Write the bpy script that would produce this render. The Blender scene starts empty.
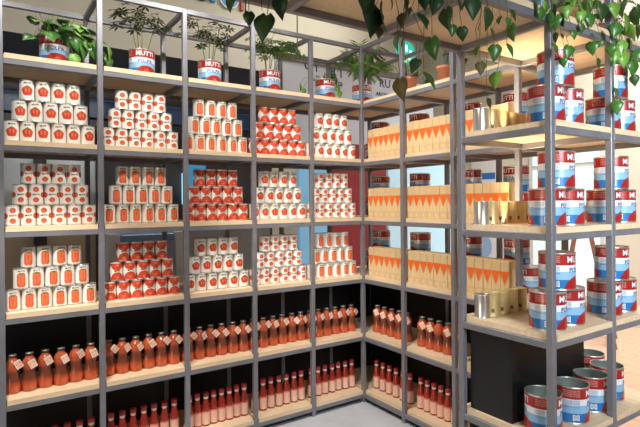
import bpy, math, random
from mathutils import Vector, Matrix
PI = math.pi
random.seed(7)
S = bpy.context.scene
COL = S.collection

# ------------------------------------------------------------------ camera
F_PX, CX, CY = 501.71, 320.0, 204.83
YAW, PITCH, ROLL = 0.5884, -0.0018, -0.0081
EYE = Vector((0.0, 0.0, 1.544))
_c, _s = math.cos(YAW), math.sin(YAW)
FW = Vector((_s*math.cos(PITCH), _c*math.cos(PITCH), math.sin(PITCH)))
_r0 = Vector((_c, -_s, 0)); _u0 = _r0.cross(FW)
RT = _r0*math.cos(ROLL) + _u0*math.sin(ROLL)
UP = _u0*math.cos(ROLL) - _r0*math.sin(ROLL)
cam_d = bpy.data.cameras.new('camera'); cam = bpy.data.objects.new('camera', cam_d); COL.objects.link(cam)
cam_d.sensor_width = 36.0; cam_d.lens = F_PX/640*36; cam_d.shift_y = -(213.5-CY)/640
cam_d.clip_start = 0.05
cam.matrix_world = Matrix(((RT.x, UP.x, -FW.x, EYE.x), (RT.y, UP.y, -FW.y, EYE.y), (RT.z, UP.z, -FW.z, EYE.z), (0, 0, 0, 1)))
S.camera = cam

def ray(u, v):
    return FW + RT*((u-CX)/F_PX) - UP*((v-CY)/F_PX)
def atY(u, v, Y):
    d = ray(u, v); return EYE + d*((Y-EYE.y)/d.y)
def atX(u, v, X):
    d = ray(u, v); return EYE + d*((X-EYE.x)/d.x)

# ------------------------------------------------------------------ world, exposure, lamps
S.view_settings.view_transform = 'Standard'; S.view_settings.look = 'None'
S.view_settings.gamma = 1.0; S.view_settings.use_curve_mapping = False
S.view_settings.exposure = 0.0
W = bpy.data.worlds.new('world'); S.world = W; W.use_nodes = True
W.node_tree.nodes['Background'].inputs['Color'].default_value = (0.80, 0.88, 1.0, 1)
W.node_tree.nodes['Background'].inputs['Strength'].default_value = 0.12

def spot(loc, target, power, size=75, color=(1, .965, .91), radius=.05, blend=.6):
    l = bpy.data.lights.new('track_spot', 'SPOT'); l.energy = power; l.color = color
    l.spot_size = math.radians(size); l.spot_blend = blend; l.shadow_soft_size = radius
    o = bpy.data.objects.new('track_spot', l); COL.objects.link(o); o.location = loc
    o.rotation_euler = (Vector(target)-Vector(loc)).to_track_quat('-Z', 'Y').to_euler()
    return o
def area(loc, target, power, sx, sy, color=(1, 1, 1), spread=180):
    l = bpy.data.lights.new('fill_area_light', 'AREA'); l.energy = power; l.color = color
    l.shape = 'RECTANGLE'; l.size = sx; l.size_y = sy; l.spread = math.radians(spread)
    o = bpy.data.objects.new('fill_area_light', l); COL.objects.link(o); o.location = loc
    o.rotation_euler = (Vector(target)-Vector(loc)).to_track_quat('-Z', 'Y').to_euler()
    return o
for x, tx, pw in ((.05, .22, 46), (.62, .78, 37), (1.15, 1.30, 31), (1.70, 1.95, 24)):
    spot((x, 2.32, 3.05), (tx, 3.10, 1.60), pw, 108, radius=.03, blend=.35)
spot((-.15, 1.74, 3.05), (.36, 3.12, .40), 300, 34)
spot((.85, 1.74, 3.05), (1.95, 2.95, .2), 130, 40)
spot((1.35, 2.15, 3.05), (2.5, 2.45, 1.1), 66, 90)
area((5.5, 2.4, 4.8), (6.0, 2.9, 0), 190, 1.6, 2.5, (1, .95, .88), 110)  # overhead fill added to brighten the right wall
area((4.0, 5.2, 4.8), (3.6, 6.4, 3.2), 26, 2.0, .6, (1, .96, .86), 140)  # overhead fill added to brighten the cream far wall
area((1.2, 4.15, 4.8), (1.2, 4.4, 0), 60, 3.4, .6, (1, .95, .88))  # overhead fill added to brighten the panels behind the back rack
area((1.15, -1.1, 2.5), (2.9, 1.3, 1.35), 26, 1.2, 1.2, (.84, .93, 1), 65)  # unseen cool fill added in front to brighten the corner module
area((-1.9, 1.2, 1.0), (2.0, 1.5, 1.7), 11, 1.2, 1.4, (1, .80, .56), 90)  # unseen low fill added at left to warm the corner module

# ------------------------------------------------------------------ helpers
class MB:
    def __init__(s): s.v = []; s.f = []; s.m = []
    def add(s, verts, faces, mi=0):
        b = len(s.v); s.v += [tuple(v) for v in verts]
        for f in faces: s.f.append(tuple(b+i for i in f)); s.m.append(mi)
        return s
    def box(s, x0, x1, y0, y1, z0, z1, mi=0):
        return s.add([(x0,y0,z0),(x1,y0,z0),(x1,y1,z0),(x0,y1,z0),(x0,y0,z1),(x1,y0,z1),(x1,y1,z1),(x0,y1,z1)],
                     [(0,3,2,1),(4,5,6,7),(0,1,5,4),(1,2,6,5),(2,3,7,6),(3,0,4,7)], mi)
    def bbox(s, x0, x1, y0, y1, z0, z1, b=.002, mi=0):
        """box with chamfered edges"""
        cx, cy, cz = (x0+x1)/2, (y0+y1)/2, (z0+z1)/2
        hx, hy, hz = (x1-x0)/2, (y1-y0)/2, (z1-z0)/2
        vs = []; idx = {}
        for sx in (-1, 1):
            for sy in (-1, 1):
                for sz in (-1, 1):
                    for ax in range(3):
                        p = [hx-b, hy-b, hz-b]; p[ax] += b
                        idx[sx, sy, sz, ax] = len(vs)
                        vs.append((cx+sx*p[0], cy+sy*p[1], cz+sz*p[2]))
        fs = []
        o = [(-1,-1),(1,-1),(1,1),(-1,1)]
        for sg in (-1, 1):
            q = o if sg > 0 else o[::-1]
            fs.append([idx[sg, a, c, 0] for a, c in q])
            fs.append([idx[a, sg, c, 1] for a, c in q[::-1]])
            fs.append([idx[a, c, sg, 2] for a, c in q])
        for a in (-1, 1):
            for c in (-1, 1):
                for (e, ax1, ax2) in ((0,1,2),(1,0,2),(2,0,1)):
                    def k(t, ax):
                        w = [0,0,0]; w[e] = t
                        oth = [i for i in range(3) if i != e]
                        w[oth[0]] = a; w[oth[1]] = c
                        return idx[w[0], w[1], w[2], ax]
                    fs.append([k(-1,ax1), k(1,ax1), k(1,ax2), k(-1,ax2)])
        for sx in (-1, 1):
            for sy in (-1, 1):
                for sz in (-1, 1): fs.append([idx[sx,sy,sz,i] for i in range(3)])
        # outward orientation
        out = []
        for f in fs:
            p = [Vector(vs[i]) for i in f]; n = (p[1]-p[0]).cross(p[2]-p[0])
            cc = sum(p, Vector())/len(p) - Vector((cx, cy, cz))
            out.append(tuple(f) if n.dot(cc) > 0 else tuple(f[::-1]))
        return s.add(vs, out, mi)
    def lathe(s, prof, n=24, mi=0, cap0=True, cap1=True, mis=None):
        b = len(s.v)
        for r, z in prof:
            for i in range(n):
                a = 2*PI*i/n; s.v.append((r*math.sin(a), -r*math.cos(a), z))
        for k in range(len(prof)-1):
            for i in range(n):
                j = (i+1) % n
                s.f.append((b+k*n+i, b+k*n+j, b+(k+1)*n+j, b+(k+1)*n+i)); s.m.append(mis[k] if mis else mi)
        if cap0: s.f.append(tuple(b+i for i in range(n-1, -1, -1))); s.m.append(mis[0] if mis else mi)
        if cap1: s.f.append(tuple(b+(len(prof)-1)*n+i for i in range(n))); s.m.append(mis[-1] if mis else mi)
        return s
    def tube(s, pts, r, n=6, mi=0, taper=None):
        pts = [Vector(p) for p in pts]; b = len(s.v); m = len(pts)
        for k, p in enumerate(pts):
            t = (pts[min(k+1, m-1)]-pts[max(k-1, 0)]).normalized()
            a = t.orthogonal().normalized(); c = t.cross(a)
            rr = r*(1-(1-taper)*k/(m-1)) if taper else r
            for i in range(n):
                g = 2*PI*i/n; s.v.append(tuple(p+a*math.cos(g)*rr+c*math.sin(g)*rr))
        for k in range(m-1):
            for i in range(n):
                j = (i+1) % n; s.f.append((b+k*n+i, b+k*n+j, b+(k+1)*n+j, b+(k+1)*n+i)); s.m.append(mi)
        s.f.append(tuple(b+i for i in range(n-1, -1, -1))); s.m.append(mi)
        s.f.append(tuple(b+(m-1)*n+i for i in range(n))); s.m.append(mi)
        return s
    def decal(s, R, th, zc, poly, mi, off=.0004, rings=3):
        """closed outline (metres) wrapped on a cylinder facing -y"""
        n = len(poly); vs = [(th, zc)]
        for k in range(1, rings+1):
            for a, c in poly: vs.append((th+a*k/rings/R, zc+c*k/rings))
        vs = [((R+off)*math.sin(t), -(R+off)*math.cos(t), z) for t, z in vs]
        fs = [(0, 1+i, 1+(i+1) % n) for i in range(n)]
        for k in range(rings-1):
            for i in range(n):
                j = (i+1) % n; fs.append((1+k*n+i, 1+(k+1)*n+i, 1+(k+1)*n+j, 1+k*n+j))
        return s.add(vs, fs, mi)
    def wraptext(s, tm, R, th, zc, mi, off=.0005):
        vs, fs = tm
        return s.add([((R+off)*math.sin(th+x/R), -(R+off)*math.cos(th+x/R), zc+y) for x, y in vs], fs, mi)
    def mesh(s, name, mats, smooth=False):
        me = bpy.data.meshes.new(name); me.from_pydata(s.v, [], s.f)
        for m in mats: me.materials.append(m)
        me.polygons.foreach_set('material_index', s.m)
        if smooth: me.polygons.foreach_set('use_smooth', [len(f) <= 4 for f in s.f])
        me.update(); return me

def link(name, me, parent=None, loc=None, rz=None):
    o = bpy.data.objects.new(name, me); COL.objects.link(o)
    if parent is not None: o.parent = parent
    if loc is not None: o.location = loc
    if rz is not None: o.rotation_euler = (0, 0, rz)
    return o
def tag(o, label, cat, group=None):
    o['label'] = label; o['category'] = cat
    if group: o['group'] = group
    return o
def thing(name, label, cat, loc=(0,0,0), rz=0, group=None):
    o = bpy.data.objects.new(name, None); COL.objects.link(o); o.empty_display_size = .03
    o.location = loc; o.rotation_euler = (0, 0, rz)
    return tag(o, label, cat, group)
def struct(name, mb, mats, label=None):
    o = link(name, mb.mesh(name, mats)); o['kind'] = 'structure'
    if label: o['label'] = label
    return o

def text2d(txt, size, bold=0.0, space=1.0):
    cu = bpy.data.curves.new('t', 'FONT'); cu.body = txt; cu.size = size; cu.align_x = 'CENTER'; cu.align_y = 'CENTER'
    cu.resolution_u = 2; cu.offset = bold; cu.space_character = space
    o = bpy.data.objects.new('t', cu); COL.objects.link(o); bpy.context.view_layer.update()
    dg = bpy.context.evaluated_depsgraph_get()
    me = bpy.data.meshes.new_from_object(o.evaluated_get(dg))
    vs = [(v.co.x, v.co.y) for v in me.vertices]; fs = [tuple(p.vertices) for p in me.polygons]
    fs = [f if me.polygons[i].normal.z >= 0 else f[::-1] for i, f in enumerate(fs)]
    bpy.data.objects.remove(o); bpy.data.curves.remove(cu); bpy.data.meshes.remove(me)
    return vs, fs

def mat(name, col, rough=.5, metal=0.0, noise=0.0, scale=20, stretch=(1,1,1), col2=None, bump=0.0, coat=0.0, emit=None, es=0.0, trans=0.0):
    m = bpy.data.materials.new(name); m.use_nodes = True
    nt = m.node_tree; b = nt.nodes['Principled BSDF']
    b.inputs['Roughness'].default_value = rough; b.inputs['Metallic'].default_value = metal
    b.inputs['Base Color'].default_value = (*col, 1)
    b.inputs['Coat Weight'].default_value = coat
    b.inputs['Coat Roughness'].default_value = .08
    if noise or col2 or bump:
        tc = nt.nodes.new('ShaderNodeTexCoord'); mp = nt.nodes.new('ShaderNodeMapping')
        mp.inputs['Scale'].default_value = stretch
        nz = nt.nodes.new('ShaderNodeTexNoise'); nz.inputs['Scale'].default_value = scale; nz.inputs['Detail'].default_value = 4
        nt.links.new(tc.outputs['Object'], mp.inputs['Vector']); nt.links.new(mp.outputs['Vector'], nz.inputs['Vector'])
        if noise or col2:
            rp = nt.nodes.new('ShaderNodeValToRGB')
            c2 = col2 or tuple(c*(1-noise) for c in col)
            rp.color_ramp.elements[0].position = .32; rp.color_ramp.elements[1].position = .68
            rp.color_ramp.elements[0].color = (*c2, 1); rp.color_ramp.elements[1].color = (*col, 1)
            nt.links.new(nz.outputs['Fac'], rp.inputs['Fac']); nt.links.new(rp.outputs['Color'], b.inputs['Base Color'])
        if bump:
            bp = nt.nodes.new('ShaderNodeBump'); bp.inputs['Strength'].default_value = bump; bp.inputs['Distance'].default_value = .01
            nt.links.new(nz.outputs['Fac'], bp.inputs['Height']); nt.links.new(bp.outputs['Normal'], b.inputs['Normal'])
    if emit:
        b.inputs['Emission Color'].default_value = (*emit, 1); b.inputs['Emission Strength'].default_value = es
    if trans:
        b.inputs['Transmission Weight'].default_value = trans
    return m

M = dict(
    steel=mat('grey_steel_tube', (.25,.25,.275), .42, .35, noise=.18, scale=9),
    steel2=mat('grey_steel_rail', (.25,.25,.275), .42, .35, noise=.2, scale=7),
    wood=mat('birch_plywood', (.80,.605,.39), .5, noise=.16, scale=5, stretch=(1,9,9)),
    wood_y=mat('birch_plywood_cross', (.80,.605,.39), .5, noise=.16, scale=5, stretch=(9,1,9)),
    black=mat('black_laminate', (.008,.008,.009), .38, noise=.2, scale=3),
    tin=mat('tinplate', (.78,.76,.70), .28, .9, noise=.1, scale=30),
    gold=mat('gold_lacquer_tin', (.78,.60,.28), .38, .45, noise=.12, scale=25),
    goldmark=mat('embossed_mark', (.16,.11,.05), .5),
    cream=mat('cream_paper', (.86,.82,.74), .5),
    white=mat('white_print', (.9,.9,.88), .45),
    tomato=mat('tomato_print', (.70,.085,.03), .4, col2=(.54,.04,.018), scale=90),
    tomato2=mat('tomato_highlight_print', (.80,.19,.08), .4),
    cherry=mat('cherry_tomato_print', (.62,.05,.025), .4, col2=(.76,.15,.07), scale=120),
    plum=mat('plum_tomato_print', (.70,.09,.03), .4, col2=(.80,.18,.06), scale=70),
    green=mat('green_print', (.10,.22,.05), .5),
    ink=mat('dark_ink', (.06,.03,.03), .5),
    canred=mat('red_tin_print', (.42,.022,.018), .3, .1, noise=.2, scale=40, coat=.3),
    canwhite=mat('white_tin_print', (.80,.82,.84), .3, .1, coat=.3),
    canpale=mat('pale_blue_tin_print', (.28,.50,.72), .3, .1, coat=.3),
    canblue=mat('blue_tin_print', (.02,.17,.45), .3, .1, coat=.3),
    cannavy=mat('navy_tin_print', (.02,.08,.32), .35),
    caninside=mat('lacquered_tin_inside', (.30,.33,.30), .35, .6),
    kraft=mat('kraft_board', (.76,.54,.28), .65, noise=.1, scale=18, stretch=(1,1,.4)),
    kraft2=mat('kraft_board_pale', (.80,.58,.30), .6),
    orange=mat('orange_print', (.85,.16,.02), .5),
    sauce=mat('tomato_sauce_glass', (.60,.115,.038), .12, col2=(.46,.065,.02), scale=28, coat=.6),
    sauce_mid=mat('tomato_sauce_glass_label', (.24,.05,.02), .2, col2=(.34,.08,.025), scale=60, coat=.5),
    sauce_dark=mat('dark_sauce_glass', (.36,.03,.012), .12, col2=(.26,.015,.008), scale=30, coat=.6),
    cap=mat('cap_tin', (.60,.57,.50), .3, .7),
    capdark=mat('cap_side', (.10,.07,.05), .4, .4),
    redcap=mat('red_capsule', (.42,.03,.03), .4),
    pink=mat('pink_paper', (.86,.52,.40), .55, noise=.08, scale=60),
    pink2=mat('pink_paper_band', (.78,.20,.14), .55),
    tagp=mat('tag_card', (.88,.78,.64), .6),
    string=mat('string', (.5,.42,.3), .8),
    leaf=mat('pothos_leaf', (.055,.19,.022), .38, col2=(.03,.11,.015), scale=14, coat=.2),
    leaf_l=mat('pothos_leaf_light', (.20,.38,.05), .4, col2=(.10,.25,.03), scale=14, coat=.2),
    leaf_d=mat('dark_leaf', (.03,.085,.018), .45, noise=.4, scale=18),
    leaf_m=mat('mid_leaf', (.13,.30,.04), .45, noise=.35, scale=18),
    leaf_b=mat('dry_leaf', (.13,.105,.025), .6, noise=.3, scale=18),
    stem=mat('plant_stem', (.12,.14,.04), .6),
    soil=mat('soil', (.03,.02,.015), .9, bump=.5, scale=60),
    terra=mat('terracotta_pot', (.62,.22,.12), .6, noise=.2, scale=10),
)

# ------------------------------------------------------------------ measures of the shelving grid
LV = [2.751, 2.299, 1.848, 1.397, .945, .496, .051]     # rail centre heights, top to bottom
T = .015                                                # half tube
BT = .026                                               # board thickness
PX = [.067, .549, 1.042, 1.511, 1.977, 2.446]           # back rack posts along x
YB, YBB = 3.072, 3.522
XS, XSB = 2.446, 2.896
SY = [3.072, 2.612, 2.153, 1.692, 1.205]                # side rack posts along y
XA = 1.957                                              # corner module left face
YA0, YA1 = 1.205, 1.673
def top(l): return LV[l] + T + BT

# ------------------------------------------------------------------ room shell
YW, XW, ZC = 6.4, 6.6, 4.9
m_wall = mat('cream_plaster', (.68,.64,.53), .85, noise=.05, scale=2, bump=.05)
m_ceil = mat('white_ceiling', (.7,.69,.66), .9, noise=.04, scale=2)
m_conc = mat('pale_concrete', (.54,.55,.58), .6, col2=(.46,.47,.50), scale=5, bump=.04)
m_fl2 = mat('rosy_wood_floor', (.62,.38,.27), .4, col2=(.54,.30,.20), scale=4, stretch=(1,8,1))
struct('wall_back', MB().box(-4, XW+.1, YW, YW+.1, 0, ZC), [m_wall])
struct('wall_right', MB().box(XW, XW+.1, -4, YW, 0, ZC), [m_wall])
struct('ceiling', MB().box(-4, XW+.1, -4, YW+.1, ZC, ZC+.1), [m_ceil])
struct('floor', MB().box(-4, XSB+.1, -4, YW+.1, -.1, 0), [m_conc])

fw = struct('floor_right', MB().box(XSB+.1, XW+.1, -4, YW+.1, -.1, 0), [mat('dark_joint', (.2,.12,.08), .8)])
pm = MB().bbox(-.098, .098, -.8, .8, 0, .004, .0015).mesh('floor_plank', [m_fl2])
px0 = XSB+.2; k = 0
while px0 < XW-.1:
    for j in range(5):
        y0 = -3.2+1.6*j+(.8 if k % 2 else 0)+.8
        if y0 < 5.6: link('floor_plank', pm, fw, (px0, y0, 0))
    px0 += .2; k += 1

# ------------------------------------------------------------------ shelving racks
_cache = {}
def cm(key, fn):
    if key not in _cache: _cache[key] = fn()
    return _cache[key]
def post(parent, x, y, z0=0.0, z1=LV[0]+T):
    me = cm(('post', round(z1-z0, 3)), lambda: MB().bbox(-T, T, -T, T, 0, z1-z0, .002).mesh('post', [M['steel']]))
    o = link('post', me, parent, (x, y, z0)); return o
def rail_x(parent, x0, x1, y, z):
    L = round(x1-x0-2*T, 4)
    me = cm(('rx', L), lambda: MB().bbox(0, L, -T+.001, T-.001, -T, T, .002).mesh('rail', [M['steel2']]))
    link('rail', me, parent, (x0+T, y, z))
def rail_y(parent, x, y0, y1, z):
    L = round(y1-y0-2*T, 4)
    me = cm(('ry', L), lambda: MB().bbox(-T+.001, T-.001, 0, L, -T, T, .002).mesh('rail', [M['steel2']]))
    link('rail', me, parent, (x, y0+T, z))
def board(parent, x0, x1, y0, y1, l, along='x'):
    """ply board resting on the rails, notched clear of the corner posts"""
    g, n = .005, T+.005
    a, b, c, d = round(x1-x0, 4), round(y1-y0, 4), n, g
    def build():
        pts = [(n, -T), (a-n, -T), (a-n, n), (a-g, n), (a-g, b-n), (a-n, b-n), (a-n, b+T), (n, b+T), (n, b-n), (g, b-n), (g, n), (n, n)]
        mb = MB(); k = len(pts)
        quads = [(0,1,2,11), (11,2,3,10), (10,3,4,9), (9,4,5,8), (8,5,6,7)]
        mb.add([(p, q, 0) for p, q in pts]+[(p, q, BT) for p, q in pts],
               [tuple(k+i for i in f) for f in quads]+[tuple(reversed(f)) for f in quads]+[(i, (i+1) % k, k+(i+1) % k, k+i) for i in range(k)])
        return mb.mesh('shelf_board', [M['wood' if along == 'x' else 'wood_y']])
    me = cm(('bd', a, b, along), build)
    link('shelf_board', me, parent, (x0, y0, LV[l]+T))
def panel(name, parent, x0, x1, y0, y1, z0, z1):
    o = link(name, MB().box(0, x1-x0, 0, y1-y0, 0, z1-z0).mesh(name, [M['black']]), parent, (x0, y0, z0)); return o

rackB = thing('shelving_rack', 'long grey steel rack with five bays of pale plywood shelves, at left', 'shelf')
for x in PX:
    post(rackB, x, YB); post(rackB, x, YBB)
    for z in LV: rail_y(rackB, x, YB, YBB, z)
for i in range(5):
    for l, z in enumerate(LV):
        rail_x(rackB, PX[i], PX[i+1], YB, z); rail_x(rackB, PX[i], PX[i+1], YBB, z)
        if l: board(rackB, PX[i], PX[i+1], YB, YBB, l)
    panel('back_panel', rackB, PX[i]+T, PX[i+1]-T, YBB-.012, YBB-.004, LV[6]+T, LV[4]-T)
    panel('kick_panel', rackB, PX[i]+T, PX[i+1]-T, YB+.03, YB+.04, 0, LV[6]-T)

rackS = thing('shelving_rack', 'grey steel side rack turning forward from the corner, holding kraft cartons', 'shelf')
ys = [3.522]+SY
for k, y in enumerate(ys):
    if k == 0: continue
    if k > 1: post(rackS, XS, y)
    post(rackS, XSB, y)
    for l, z in enumerate(LV):
        if k > 1: rail_x(rackS, XS, XSB, y, z)
        if k > 1:
            rail_y(rackS, XS, y, ys[k-1], z)
        rail_y(rackS, XSB, y, ys[k-1], z)
        if l: board(rackS, XS, XSB, y, ys[k-1], l, 'y')
for l, z in enumerate(LV): rail_x(rackS, XS, XSB, YB, z)
for k in range(2):
    panel('back_panel', rackS, XSB-.012, XSB-.004, SY[k+1]+T, SY[k]-T, LV[6]+T, LV[4]-T)
    panel('kick_panel', rackS, XS+.03, XS+.04, SY[k+1]+T, SY[k]-T, 0, LV[6]-T)
post(rackS, XSB, YBB)
for l, z in enumerate(LV): rail_x(rackS, XS, XSB, YBB, z)
panel('back_panel', rackS, XS+T, XSB-T, YBB-.012, YBB-.004, LV[6]+T, LV[4]-T)
panel('back_panel', rackS, XSB-.012, XSB-.004, YB+T, YBB-T, LV[6]+T, LV[4]-T)

rackA = thing('corner_rack', 'grey steel corner shelving module with plywood canopy reaching left overhead', 'shelf')
for y in (YA0, YA1): post(rackA, XA, y)
WC = .4906
cx = [XA-WC*k for k in range(4)]
for l, z in enumerate(LV[:6]):
    rail_y(rackA, XA, YA0, YA1, z)
    for y in (YA0, YA1): rail_x(rackA, XA, XS, y, z)
    if l: board(rackA, XA, XS, YA0, YA1, l, 'x')
for k in range(3):
    rail_y(rackA, cx[k+1], YA0, YA1, LV[1])
    for y in (YA0, YA1): rail_x(rackA, cx[k+1], cx[k], y, LV[1])
    board(rackA, cx[k+1], cx[k], YA0, YA1, 1, 'x')
for y in (YA0, YA1): post(rackA, cx[3], y, LV[1]-T, LV[0]+T)
for y in (YA0, YA1):
    for k in range(3): rail_x(rackA, cx[k+1], cx[k], y, LV[0])
for k in (1, 2):
    for y in (YA0, YA1): post(rackA, cx[k], y, LV[1]-T, LV[0]+T)
panel('kick_panel', rackA, XA+.03, XA+.04, YA0+T, YA1-T, 0, LV[5]-T)

bx = link('black_box', MB().bbox(0, .605, 0, .235, 0, LV[4]-T-top(5)-.002, .002).mesh('black_box', [M['black']]), None, (XA+.022, 1.41, top(5)))
tag(bx, 'black glossy box filling the back of the lowest corner shelf', 'box')

# ------------------------------------------------------------------ small tins
RC, HC = .0367, .1125
TX_M = text2d('MUTTI', .0115, .0006)
def ell(a, b, n=18): return [(a*math.cos(2*PI*i/n), b*math.sin(2*PI*i/n)) for i in range(n)]
def rrect(a, b, r, n=4):
    out = []
    for cxx, cyy, a0 in ((a-r, b-r, 0), (-a+r, b-r, PI/2), (-a+r, -b+r, PI), (a-r, -b+r, 1.5*PI)):
        for i in range(n+1):
            t = a0+PI/2*i/n; out.append((cxx+r*math.cos(t), cyy+r*math.sin(t)))
    return out
def tomato_outline(r, n=20):
    return [(r*(1+.07*math.cos(5*(t-PI/2)))*math.cos(t), r*(1+.07*math.cos(5*(t-PI/2)))*math.sin(t)) for t in [2*PI*i/n for i in range(n)]]
def clampz(poly, lo, hi): return [(a, min(max(b, lo), hi)) for a, b in poly]
def tin_mesh():
    R = RC
    return MB().lathe([(R*.90,.003),(R*.93,0),(R,0),(R+.0008,.002),(R,.004),(R-.0006,.006),(R-.0006,HC-.006),(R,HC-.004),(R+.0008,HC-.002),(R,HC),(R*.93,HC),(R*.90,HC-.004)], 24).mesh('tin', [M['tin']], True)
LR = RC-.0002
def label_base():
    return MB().lathe([(LR,.0065),(LR,HC-.0065)], 28, 0, False, False)
def label_A():
    mb = label_base()
    for th in (0, PI):
        mb.decal(LR, th, .052, tomato_outline(.0265), 1)
        for q in (-1, 1): mb.decal(LR, th+q*.22, .055, ell(.0045,.012,10), 2, .0007, 1)
        mb.decal(LR, th, .076, [(0,.006),(-.004,.001),(-.011,0),(-.003,-.003),(0,-.008),(.003,-.003),(.011,0),(.004,.001)], 3, .0008, 1)
        mb.wraptext(TX_M, LR, th, .093, 4)
    return mb.mesh('label', [M['cream'], M['tomato'], M['tomato2'], M['green'], M['ink']], True)
def label_B():
    mb = label_base()
    for k in range(3):
        t = k*2*PI/3
        mb.decal(LR, t, .084, ell(.0150,.0145), 1); mb.decal(LR, t, .028, ell(.0150,.0145), 1)
        mb.decal(LR, t+PI/3, .055, ell(.0155,.0150), 1)
        for th, z in ((t,.084),(t,.028),(t+PI/3,.055)): mb.decal(LR, th, z+.007, ell(.004,.003,8), 3, .0007, 1)
        mb.wraptext(TX_M, LR, t, .056, 4)
    return mb.mesh('label', [M['cream'], M['cherry'], M['tomato2'], M['green'], M['ink']], True)
def label_C():
    mb = label_base()
    for th in (0, PI):
        mb.decal(LR, th, .050, rrect(.0205,.0385,.014), 1)
        mb.decal(LR, th-.2, .05, ell(.004,.026,12), 2, .0007, 1); mb.decal(LR, th+.2, .047, ell(.004,.024,12), 2, .0007, 1)
        mb.decal(LR, th, .083, ell(.011,.005,10), 3, .0007, 1)
        mb.wraptext(TX_M, LR, th, .096, 4)
    return mb.mesh('label', [M['cream'], M['plum'], M['tomato2'], M['green'], M['ink']], True)
def label_D():
    mb = label_base()
    for k in range(3):
        t = k*2*PI/3
        mb.decal(LR, t, .1034, clampz(ell(.0392,.042,28), -.1, 0), 1, .0004, 4)
        mb.decal(LR, t, .0066, clampz(ell(.0392,.045,28), 0, .1), 1, .0005, 4)
        mb.decal(LR, t, .090, ell(.010,.005,10), 2, .0008, 1); mb.decal(LR, t, .022, ell(.012,.006,10), 2, .0008, 1)
        mb.wraptext(TX_M, LR, t, .058, 4)
    return mb.mesh('label', [M['cream'], M['tomato'], M['tomato2'], M['green'], M['ink']], True)
ME_TIN = tin_mesh(); ME_LAB = [label_A(), label_B(), label_C(), label_D()]
DES = ['cream can with one big tomato', 'cream can dotted with cherry tomatoes', 'cream can with one oblong tomato', 'can with red tomatoes round white band']
ORD = ['first', 'second', 'third', 'fourth', 'fifth', 'sixth', 'seventh', 'eighth', 'ninth']
BAY = ['leftmost', 'second', 'third', 'fourth', 'corner']
SHELF = {2: 'upper', 3: 'middle', 4: 'lower'}
PITCH_C = .0756
for l in (2, 3, 4):
    for b in range(5):
        d = (b + l - 2) % 4
        xc = (PX[b]+PX[b+1])/2
        for r, (n, rn) in enumerate(((6, 'bottom'), (5, 'middle'), (4, 'top'))):
            for i in range(n):
                x = xc + (i-(n-1)/2)*PITCH_C + (random.uniform(-.0006, .0006))
                if r == 2: x += random.uniform(-.002, .002)
                t = thing('tomato_can', f'{DES[d]}, {rn} row {ORD[i]} from left, {SHELF[l]} shelf {BAY[b]} bay', 'can',
                          (x, YB+.085+random.uniform(-.003, .003), top(l)+r*(HC+.0006)), random.uniform(-.10, .10), 'small tomato cans stacked in pyramids')
                link('tin', ME_TIN, t); link('label', ME_LAB[d], t)

# ------------------------------------------------------------------ tagged sauce bottles
def band_material():
    m = M['sauce']; nt = m.node_tree; b = nt.nodes['Principled BSDF']
    src = b.inputs['Base Color'].links[0].from_socket
    tc = nt.nodes.new('ShaderNodeTexCoord'); sp = nt.nodes.new('ShaderNodeSeparateXYZ'); rp = nt.nodes.new('ShaderNodeValToRGB'); mx = nt.nodes.new('ShaderNodeMix'); mx.data_type = 'RGBA'
    mp = nt.nodes.new('ShaderNodeMath'); mp.operation = 'MULTIPLY'; mp.inputs[1].default_value = 5.0
    nt.links.new(tc.outputs['Object'], sp.inputs[0]); nt.links.new(sp.outputs['Z'], mp.inputs[0]); nt.links.new(mp.outputs[0], rp.inputs['Fac'])
    e = rp.color_ramp.elements; e[0].position = .20; e[0].color = (0,0,0,1); e[1].position = .34; e[1].color = (1,1,1,1)
    q = e.new(.56); q.color = (1,1,1,1); q = e.new(.66); q.color = (0,0,0,1)
    nt.links.new(rp.outputs['Color'], mx.inputs['Factor']); nt.links.new(src, mx.inputs['A']); mx.inputs['B'].default_value = (.17,.04,.018,1)
    nt.links.new(mx.outputs['Result'], b.inputs['Base Color'])
band_material()
def sauce_bottle():
    prof = [(.020,0),(.034,.001),(.0365,.006),(.0365,.040),(.0345,.058),(.0310,.078),(.0302,.100),(.0312,.116),(.0340,.130),(.0355,.145),(.0335,.160),(.0265,.173),(.0185,.182),(.0170,.190),(.0170,.196)]
    mis = [0]*14
    prof = [(r*1.06, z) for r, z in prof]
    return MB().lathe(prof, 24, 0, mis=mis).mesh('glass_body', [M['sauce'], M['sauce_mid']], True)
def sauce_cap():
    return MB().lathe([(.0185,.190),(.0205,.191),(.0205,.203),(.0195,.206),(.0190,.2062)], 20, 0, mis=[0,0,1,1]).mesh('cap', [M['capdark'], M['cap']], True)
TX_T = text2d('MUTTI', .010, .0004)
def tag_mesh():
    mb = MB().bbox(-.018, .018, -.0008, .0008, -.046, 0, .0004)
    mb.add([(x, -.0012, z) for x, z in ((-.0135,-.040),(.0135,-.040),(.0135,-.009),(-.0135,-.009))], [(0,1,2,3)], 1)
    mb.add([(x, -.0014, z) for x, z in ((-.0115,-.038),(.0115,-.038),(.0115,-.011),(-.0115,-.011))], [(0,1,2,3)], 0)
    mb.add([(x*.8, -.0016, y-.019) for x, y in TX_T[0]], TX_T[1], 1)
    for z in (-.028, -.033): mb.add([(-.009,-.0016,z-.0012),(.009,-.0016,z-.0012),(.009,-.0016,z+.0012),(-.009,-.0016,z+.0012)], [(0,1,2,3)], 1)
    return mb.mesh('paper_tag', [M['tagp'], M['orange']])
ME_SB, ME_SC, ME_TG = sauce_bottle(), sauce_cap(), tag_mesh()
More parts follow.
